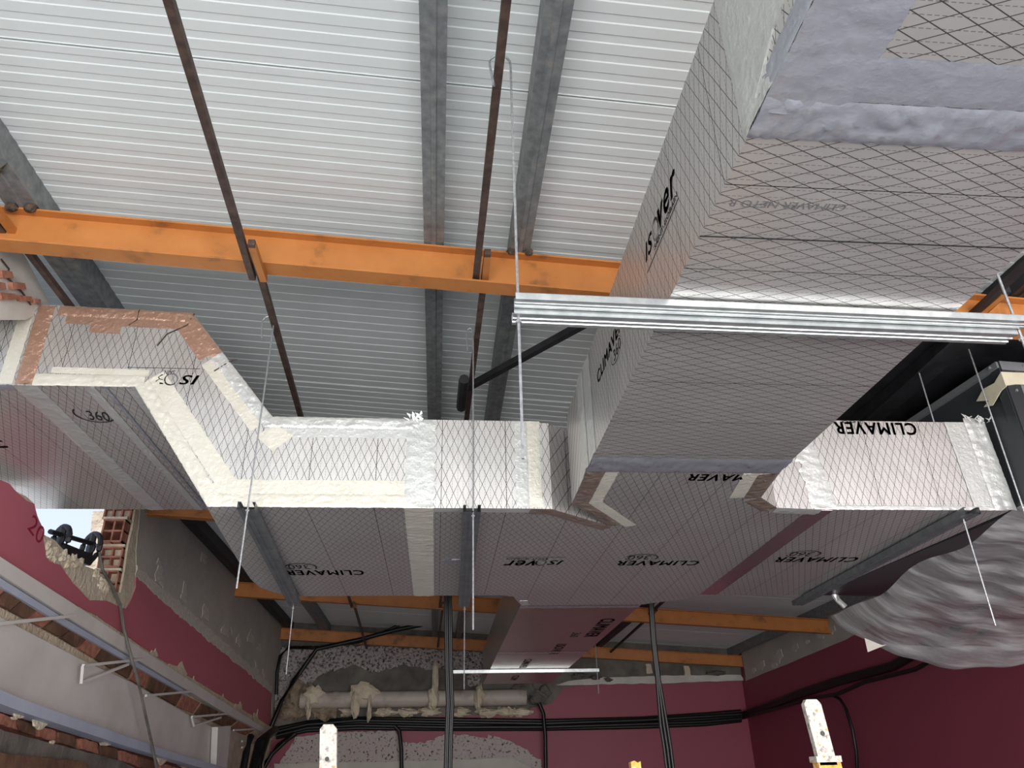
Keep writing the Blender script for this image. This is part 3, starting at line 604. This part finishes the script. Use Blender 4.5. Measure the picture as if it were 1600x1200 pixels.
text('360', s1, V((-1.615, 3.37, 1.525)), V((1, .15, 0)), V((.15, -1, 0)), .09, .10, bold=.0)
ring(s1, V((-1.575, 3.31, 1.525)), V((1, .15, 0)), V((.15, -1, 0)), .085, .085, 150, 340, .008)
logo_c(s1, V((-.40, 4.06, ZB)), -UX, UY, .40, .10)
# --- duct going through the wall
s0 = thing('air_duct', 'foil duct at the far left passing out through the hole in the rose wall', 'air duct')
m = MB(); m.box((-3.1, Y0, 1.525), (-1.72, Y1, 1.925)); m.build('duct_board', 'foil', s0, uv='x')
tape(s0, (-1.79, Y0, 1.53), (-1.79, Y0, 1.92), UX, -UY, .07, 'tape_copper', .010)
tape(s0, (-1.86, Y0, 1.53), (-1.86, Y0, 1.92), UX, -UY, .06, 'tape_cream', .001)
tape(s0, (-1.80, Y0, 1.525), (-1.78, Y1, 1.525), UX, -UZ, .10, 'tape', .006)
tape(s0, (-2.3, Y0, 1.525), (-1.80, Y0, 1.525), UY, -UZ, .05, 'tape_grey', .003)
text('C', s0, onz(-22, 698, 1.525), V((1, .1, 0)), V((.1, -1, 0)), .10, .10, bold=.03)
# --- right-hand cross section to the air handler
s4 = thing('air_duct', 'foil cross duct on the right leading to the dark grey air handler', 'air duct')
m = MB(); m.prism([V((1.62, Y0-.01, ZB)), V((2.47, Y0-.01, ZB)), V((2.37, Y1+.03, ZB)), V((1.62, Y1+.03, ZB))], V((0, 0, .42))); m.build('duct_board', 'foil', s4, uv='x')
tape(s4, (1.56, Y0-.012, 1.005), (1.50, Y0-.012, 1.36), UX, -UY, .13, 'tape', .010)
tape(s4, (1.56, Y0, ZB), (1.60, Y1, ZB), UX, -UZ, .11, 'tape_mirror', .0012)
tape(s4, (1.42, Y0-.012, 1.0), (2.46, Y0-.012, 1.0), UZ, -UY, .018, 'tape', .004)
tape(s4, (2.31, Y0-.012, 1.0), (2.29, Y0-.012, 1.42), UX, -UY, .11, 'tape', .002)
tape(s4, (2.40, Y0-.014, 1.0), (2.385, Y0-.014, 1.44), UX, -UY, .10, 'tape', .012)
logo_c(s4, V((2.145, Y0-.011, 1.412)), -UX, -UZ, .385, .058, False)
text('360', s4, V((1.90, Y0-.011, 1.419)), -UX, -UZ, .10, .012, bold=0)
logo_c(s4, V((2.19, 3.80, ZB)), -UX, UY, .445, .09)
for k in range(16):
    c = V((2.43+random.uniform(-.05, .07), Y0-.03, 1.42+random.uniform(-.015, .01))); d = V((random.uniform(-.03, .03), -random.uniform(.003, .012), random.uniform(0, .03)))
    m = MB(); m.prism([c, c+d, c+d*.6+V((.012, 0, .002))], V((0, -.0012, 0))); m.build('foil_shred', 'tape', s4)
# --- small rear duct
s5 = thing('air_duct', 'narrow foil branch duct running to the back wall beyond the cross run', 'air duct')
m = MB(); m.box((.52, 4.98, ZB), (1.305, 9.35, 1.36)); m.build('duct_board', 'foil_plain', s5, uv='y')
for y in (5.0, 6.95): tape(s5, (.52, y, ZB), (1.305, y, ZB), UY, -UZ, .07, 'tape_grey', .004)
text('CLIMAVER', s5, V((1.14, 5.45, ZB)), UY, UX, .75, .10, bold=.03); text('360', s5, V((1.02, 6.0, ZB)), UY, UX, .2, .07, bold=.0)
text('ISOVER', s5, V((.98, 6.55, ZB)), UY, UX, .55, .08, bold=.02); text('CLIMAVER', s5, V((.80, 7.4, ZB)), UY, UX, .6, .07, bold=.02); text('CLIM', s5, V((.80, 8.6, ZB)), UY, UX, .4, .07, bold=.02)

# ================================================================ RAILS AND RODS
def channel(name, label, A, B, wd, hh, mat, grp, ribs=True):
    """open U rail from A to B (A, B = centre of its underside)"""
    t = thing(name, label, 'rail', grp); A = V(A); B = V(B); d = (B-A).normalized(); s = V((-d.y, d.x, 0)); h = wd/2
    prof = [(-h, hh), (-h, 0), (-h*.55, 0), (-h*.5, .003), (-h*.15, .003), (-h*.1, 0), (h*.1, 0), (h*.15, .003), (h*.5, .003), (h*.55, 0), (h, 0), (h, hh), (h-.0015, hh), (h-.0015, .0045), (-h+.0015, .0045), (-h+.0015, hh)]
    m = MB(); m.grid([[A+s*a+UZ*b for a, b in prof], [B+s*a+UZ*b for a, b in prof]], closed=True); m.build('web', mat, t)
    for q in (-1, 1):
        m = MB(); m.box((0, 0, 0), (1, 1, 1)); L = (B-A).length
        m.v = [tuple(A + d*(x*L) + s*(q*h + (-q)*y*.012) + UZ*(hh-.0015+z*.0015)) for x, y, z in m.v]; m.build('lip', mat, t)
    return t
G1 = 'galvanised hanger rails under the ducts'
channel('hanger_rail', 'bright ribbed galvanised rail carrying the wide duct, nearest the camera', (.160, 1.475, .978), (1.455, 1.505, .978), .036, .018, 'zinc', G1)
channel('hanger_rail', 'lower bright galvanised rail nested under the long rail at the wide duct', (.160, 1.525, .966), (1.432, 1.555, .966), .05, .026, 'zinc', G1)
channel('hanger_rail', 'dull grey rail under the bend of the swan-neck duct', (-.755, 2.95, .965), (-.86, 4.80, .965), .066, .03, 'zincdull', G1)
channel('hanger_rail', 'dull grey rail under the middle of the cross duct', (.125, 2.97, .965), (.155, 4.86, .965), .07, .03, 'zincdull', G1)
channel('hanger_rail', 'dark grey rail slanting under the right hand cross duct beside the plastic sheet', (2.25, 2.96, .965), (2.30, 4.86, .965), .07, .03, 'zincdull', G1)
channel('hanger_rail', 'thin bright rail under the far narrow duct', (.11, 8.08, .965), (1.62, 8.10, .965), .05, .03, 'zinc', G1)
def rod(label, X, Y, z0, z1, hook=None, r=.0035, lean=0):
    t = thing('threaded_rod', label, 'rod', 'thin zinc hanger rods')
    m = MB()
    if hook:    # hooked over a tube: the rod bends over the tube top and comes down on the other side
        hx = hook; pts = [V((X, Y, z0)), V((X+lean, Y, z1-.03))]
        for i in range(1, 9):
            a = math.pi*i/8*1.05; pts.append(V((X+lean+hx/2-math.cos(a)*hx/2, Y, z1-.03+math.sin(a)*.035)))
        pts.append(V((X+lean+hx*.8, Y, z1-.12)))
    else: pts = [V((X, Y, z0)), V((X+lean, Y, z1))]
    m.tube(pts, r, 6); m.build('rod', 'rod', t)
    for zz_ in ((.955,) if z0 < .955 and Y < 9 else ()):
        m = MB(); m.tube([V((X, Y, zz_-.006)), V((X, Y, zz_))], .008, 6); m.build('nut', 'rod', t)
    return t
rod('hooked rod beside the swan-neck duct, nearest its creased tape', -.742, 2.93, .655, 1.83, -.05)
rod('rod down the middle of the cross duct face, hooked on the brown tube', .130, 2.985, .51, 1.83, -.03)
rod('long rod with a big hook over the brown tube, left end of the bright rail', .172, 1.515, .61, 1.845, -.06)
rod('rod at the right end of the bright rail, hooked on the dark tube', 1.437, 1.53, .30, 1.72)
rod('rod through the right hand duct, hanging free above the plastic sheet', 2.262, 3.045, .52, 1.76)
rod('rod in front of the air handler side, beside the masking tape', 2.385, 2.84, .90, 1.72, None, .0035)
rod('short rod below the far end of the swan-neck rail', -.868, 4.79, .58, 1.9)
rod('short rod below the far end of the middle rail', .158, 4.84, .49, 1.9)
rod('faint far rod at the left end of the thin bright rail', .13, 8.08, .10, 1.9, r=.005)
rod('faint far rod at the right end of the thin bright rail', 1.60, 8.08, .76, 1.85, r=.005)

t = thing('shade_sheet', 'added black sheet standing in for the shade above the air handler, beside the wide duct', 'sheet')  # added sheet: its black colour imitates the shade below the roof panels
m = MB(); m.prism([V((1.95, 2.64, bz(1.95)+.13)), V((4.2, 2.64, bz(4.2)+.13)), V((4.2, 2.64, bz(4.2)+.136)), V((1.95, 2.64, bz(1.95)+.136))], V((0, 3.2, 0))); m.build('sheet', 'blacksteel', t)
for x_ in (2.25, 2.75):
    m = MB(); m.box((x_, 2.64, bz(x_)+.085), (x_+.14, 5.84, bz(x_)+.127)); m.build('shade_rib', 'blacksteel', t)  # black ribs added with the sheet, deepening the same imitated shade

# ================================================================ AIR HANDLER AND ITS WRAPPING
ah = thing('air_handler', 'dark grey sheet-steel air handling unit hung at the right edge, taped with cream tape', 'air handler')
C0 = V((2.53, 2.87, 0)); dd = V((-.09, 1, 0)).normalized(); ss = V((1, .09, 0)).normalized(); LU, WU = 1.85, 1.35; z0, z1 = 1.0, 1.66
def ub(nm, a0, a1, b0, b1, c0, c1, mat):
    m = MB(); m.prism([C0+ss*a+dd*b+UZ*c0 for a, b in ((a0, b0), (a1, b0), (a1, b1), (a0, b1))], V((0, 0, c1-c0))); return m.build(nm, mat, ah)
ub('casing', .006, WU, .006, LU, z0, z1-.004, 'unit')
ub('front_panel', .075, WU-.07, -.004, .006, z0+.03, z1-.05, 'unitl')
ub('corner_post', 0, .07, -.008, .006, z0, z1, 'unit'); ub('corner_post', -.004, .006, 0, .05, z0, z1-.03, 'unit')
ub('top_rail', 0, WU, -.010, .006, z1-.045, z1, 'unitl'); ub('side_top_rail', -.012, .006, 0, LU, z1-.03, z1, 'unitl'); ub('side_base_rail', -.008, .006, 0, LU, z0, z0+.03, 'unit')
for a, b, c in ((.035, -.014, z1-.15), (.035, -.014, z1-.4), (.12, -.014, z1-.02), (-.018, .03, z1-.015)):
    m = MB(); p = C0+ss*a+dd*b+UZ*c; m.tube([p, p+dd*.01], .007, 8); m.build('rivet', 'rod', ah)
m = MB(); m.prism([C0+ss*a-dd*.014+UZ*c for a, c in ((-.012, z1-.06), (.14, z1-.055), (.4, z1-.06), (.4, z1-.11), (.15, z1-.115), (.04, z1-.12), (-.012, z1-.13))], dd*.004); m.build('masking_tape', 'masking', ah)
m = MB(); m.prism([C0-ss*.016+dd*b+UZ*c for b, c in ((-.014, z1-.06), (.04, z1-.09), (.11, z1-.085), (.17, z1-.12), (.10, z1-.15), (.14, z1-.165), (.09, z1-.18), (.02, z1-.14), (-.014, z1-.135))], ss*.004); m.build('masking_tape', 'masking', ah)
# sagging plastic sheet
t = thing('plastic_sheet', 'crumpled clear plastic sheet sagging below the air handler in front of the right wall', 'plastic sheet')
m = MB(); NU, NV = 90, 60; rows = []; uvs = []
rnd = [random.uniform(0, 6.28) for _ in range(12)]
for i in range(NU+1):
    u = i/NU; rr = []
    for j in range(NV+1):
        v = j/NV
        x = 2.44 + 1.75*u; y = 2.75 + 2.0*v + .10*math.sin(math.pi*u)*v
        g = (.10 + 1.15*v**1.3)*(1-max(0, (v-.88)/.12)**2*.25) if v < 1 else .75
        z = .985 - .40*(max(0, math.sin(math.pi*min(1, u*.86+.01)))**.36)*g*.98
        z += .012*math.sin(9*u+14*v+rnd[0]) + .008*math.sin(30*u-18*v+rnd[1]) + .006*math.sin(50*v+22*u+rnd[2]) * (1 if u > .02 else 0)
        x += .012*math.sin(16*v+6*u+rnd[3]); y += .015*math.sin(14*u+rnd[4])
        rr.append(V((x, y, min(z, .99)))); uvs.append((u*2, v*2))
    rows.append(rr)
m.grid(rows); m.build('sheet', 'film', t, uv=lambda k: uvs[k], smooth=True)
m = MB(); c = onz(1303, 932, .99); m.tube([c+V((0, 0, .02)), c+V((.01, 0, .0)), c+V((.02, -.01, -.03)), c+V((.05, -.02, -.07))], .018, 7); m.build('twisted_corner', 'tape', t)
m = MB(); m.prism([ony(a, b, 4.55) for a, b in ((1351, 997), (1378, 1008), (1386, 1007), (1356, 1019))], V((0, .003, 0))); m.build('paper_scrap', 'white', t)

# ================================================================ CABLES
def cable(name, label, strands, grp=None, mat='cable'):
    t = thing(name, label, 'cable', grp)
    for pts, r in strands:
        m = MB(); m.tube(pts, r, 6); m.build('strand', mat, t, smooth=True)
    return t
st = []
for k, o in enumerate((-8, -4, 0, 4, 8)):
    st.append(([ony(a, b+o*.85+math.sin(i*1.7+k)*1.0, YB-.09-.03*(k % 2)) for i, (a, b) in enumerate(((432, 1146), (480, 1135), (560, 1130), (700, 1132), (850, 1133), (1000, 1129), (1100, 1124), (1158, 1119)))], .032))
cable('cable_bundle', 'thick black cable bundle running level across the back wall', st)
st = []
for k, (o, w_) in enumerate(((-4, 0), (0, 1), (3, 0))):
    st.append(([onx(a, b+o, XR-.06) for a, b in ((1160, 1119), (1200, 1104), (1250, 1085), (1310, 1065), (1394, 1042), (1470, 1000), (1560, 930))], .028))
st.append(([onx(a, b, XR-.09) for a, b in ((1160, 1122), (1220, 1105), (1262, 1093), (1310, 1084), (1350, 1066), (1430, 1046), (1540, 985))], .02))
cable('cable_bundle', 'black cable bundle sagging along the maroon right hand wall', st)
cable('hanging_cable', 'single black cable curving down the right wall from the bundle', [([onx(a, b, XR-.07) for a, b in ((1300, 1086), (1312, 1092), (1322, 1108), (1332, 1140), (1338, 1175), (1340, 1230))], .018)])
cable('cable_bundle', 'vertical bundle of black cables dropping left of the narrow rear duct', [([ony(a+o, b, 5.2) for a, b in ((699, 905), (700, 960), (701, 1040), (703, 1100), (701, 1150), (699, 1230))], .011) for o in (-4, -1.5, 2, 4.5)])
cable('cable_bundle', 'vertical bundle of black cables dropping right of the narrow rear duct', [([ony(a+o*(.5 if b < 1130 else 1.3), b, 5.2) for a, b in ((1016, 925), (1021, 1000), (1028, 1060), (1037, 1132), (1043, 1170), (1050, 1230))], .011) for o in (-4, 0, 4)])
cable('hanging_cable', 'single black cable dropping from broken plaster at the middle of the back wall', [([ony(a, b, YB-.2) for a, b in ((842, 1098), (849, 1115), (852, 1150), (853, 1230))], .03)])
cable('hanging_cable', 'single black cable dropping over the speckled plaster band', [([ony(a, b, YB-.16) for a, b in ((616, 1134), (624, 1142), (627, 1170), (628, 1230))], .03)])
cable('loose_cable', 'black cable rising from the back left corner to the rear rafter', [([ony(a, b, YB-.35) for a, b in ((424, 1135), (440, 1095), (458, 1065), (480, 1035), (495, 1014), (560, 1000), (620, 984), (680, 972), (730, 962), (800, 950))], .032)])
cable('loose_cable', 'second black cable looping up the back left corner', [([ony(a, b, YB-.3) for a, b in ((432, 1085), (433, 1050), (438, 1025), (450, 1012), (500, 1012), (560, 1003), (600, 988), (650, 964), (690, 968), (770, 955))], .024)])
cable('loose_cable', 'black cables fanning down at the bottom left of the back wall', [([ony(a, b, YB-.3) for a, b in ((462, 1146), (435, 1165), (412, 1195), (400, 1230))], .035), ([ony(a, b, YB-.3) for a, b in ((455, 1150), (425, 1178), (404, 1215))], .03)])
st = [([onx(a, b, XL+.25) for a, b in ((392, 1150), (385, 1175), (378, 1215))], .04), ([onx(a, b, XL+.25) for a, b in ((430, 1140), (405, 1160), (392, 1215))], .05), ([onx(a, b, XL+.3) for a, b in ((418, 1150), (408, 1180), (404, 1215))], .04)]
cable('cable_bundle', 'black cables hanging in the dark corner beyond the white lintel', st)
lt2 = [(472, 984), (646, 975), (647, 993), (671, 993), (716, 995)]
for i, (x, y) in enumerate(lt2): pass

# ================================================================ LADDER UPRIGHTS IN THE FOREGROUND
def upright(label, x0, x1, ytop, d, xb0, xb1, hole, ystep, low='yellow'):
    t = thing('ladder_upright', label, 'ladder upright', 'paint splattered ladder uprights at the bottom edge')
    a, b = ony(x0, ytop, d), ony(x1, ytop, d); w_ = (b-a).length; a2 = ony(xb0, 1200, d); ax_ = (a2-a).normalized(); s = UX
    L = (ony(x0, ystep, d)-a).length if ystep else 1.7
    bot = (a.z+1.6)/abs(ax_.z)
    m = MB(); out = [a+ax_*.012, a+s*.010, a+s*(w_-.010), a+s*w_+ax_*.012, a+s*w_+ax_*min(L+.02, bot), a+ax_*min(L+.02, bot)]
    hc = ony(hole[0], hole[1], d); m.prism(out, V((0, .022, 0))); m.build('upper_section', 'splat', t)
    m = MB(); m.tube([hc-UY*.002, hc+UY*.006], w_*.13, 12); m.build('bolt_hole', 'cable', t)
    if ystep:
        m = MB(); m.prism([a+ax_*L-s*.004, a+ax_*L+s*(w_+.012), a+ax_*bot+s*(w_+.012), a+ax_*bot-s*.004], V((0, .04, 0))); ob = m.build('lower_section', low, t)
        m = MB(); m.box(tuple(a+ax_*L+s*(-.008)+V((0, -.004, -.012))), tuple(a+ax_*L+s*(w_+.016)+V((0, .045, .004)))); m.build('clamp', 'splat', t)
    return t
upright('white splattered ladder upright left of centre at the bottom edge, with a bolt hole', 500, 526, 1132, 2.4, 499, 525, (511, 1186), None)
upright('ochre and white splattered ladder upright at the bottom right, with a bolt hole', 1255, 1281, 1093, 2.4, 1283, 1309, (1285, 1146), 1183)
t = thing('timber_post', 'small splintered pale timber tip just showing at the bottom edge', 'post')
a = ony(986, 1191, 2.4); m = MB(); m.prism([a, a+UX*.01+UZ*.004, a+UX*.02-UZ*.002, a+UX*.028+UZ*.002, a+UX*.03-UZ*1.5, a-UZ*1.5], V((0, .03, 0))); m.build('post', 'yellow', t)

# ================================================================ finish: centre origins, set the empties at their bases, lift everything to floor level 0
bpy.context.view_layer.update()
tops = [o for o in D.objects if o.parent is None and o.type in ('EMPTY', 'MESH')]
def recenter(o):
    vs = [v.co for v in o.data.vertices]
    lo = V((min(v.x for v in vs), min(v.y for v in vs), min(v.z for v in vs))); hi = V((max(v.x for v in vs), max(v.y for v in vs), max(v.z for v in vs)))
    c = (lo+hi)/2; o.data.transform(Matrix.Translation(-c)); o.location = c; return lo, hi
for o in tops:
    if o.type == 'MESH':
        recenter(o); o.location.z += H; continue
    bb = [recenter(c) for c in o.children if c.type == 'MESH']
    if not bb: continue
    lo = V([min(b[0][i] for b in bb) for i in range(3)]); hi = V([max(b[1][i] for b in bb) for i in range(3)])
    base_ = V(((lo.x+hi.x)/2, (lo.y+hi.y)/2, lo.z))
    for c in o.children: c.location -= base_
    o.location = base_ + V((0, 0, H))
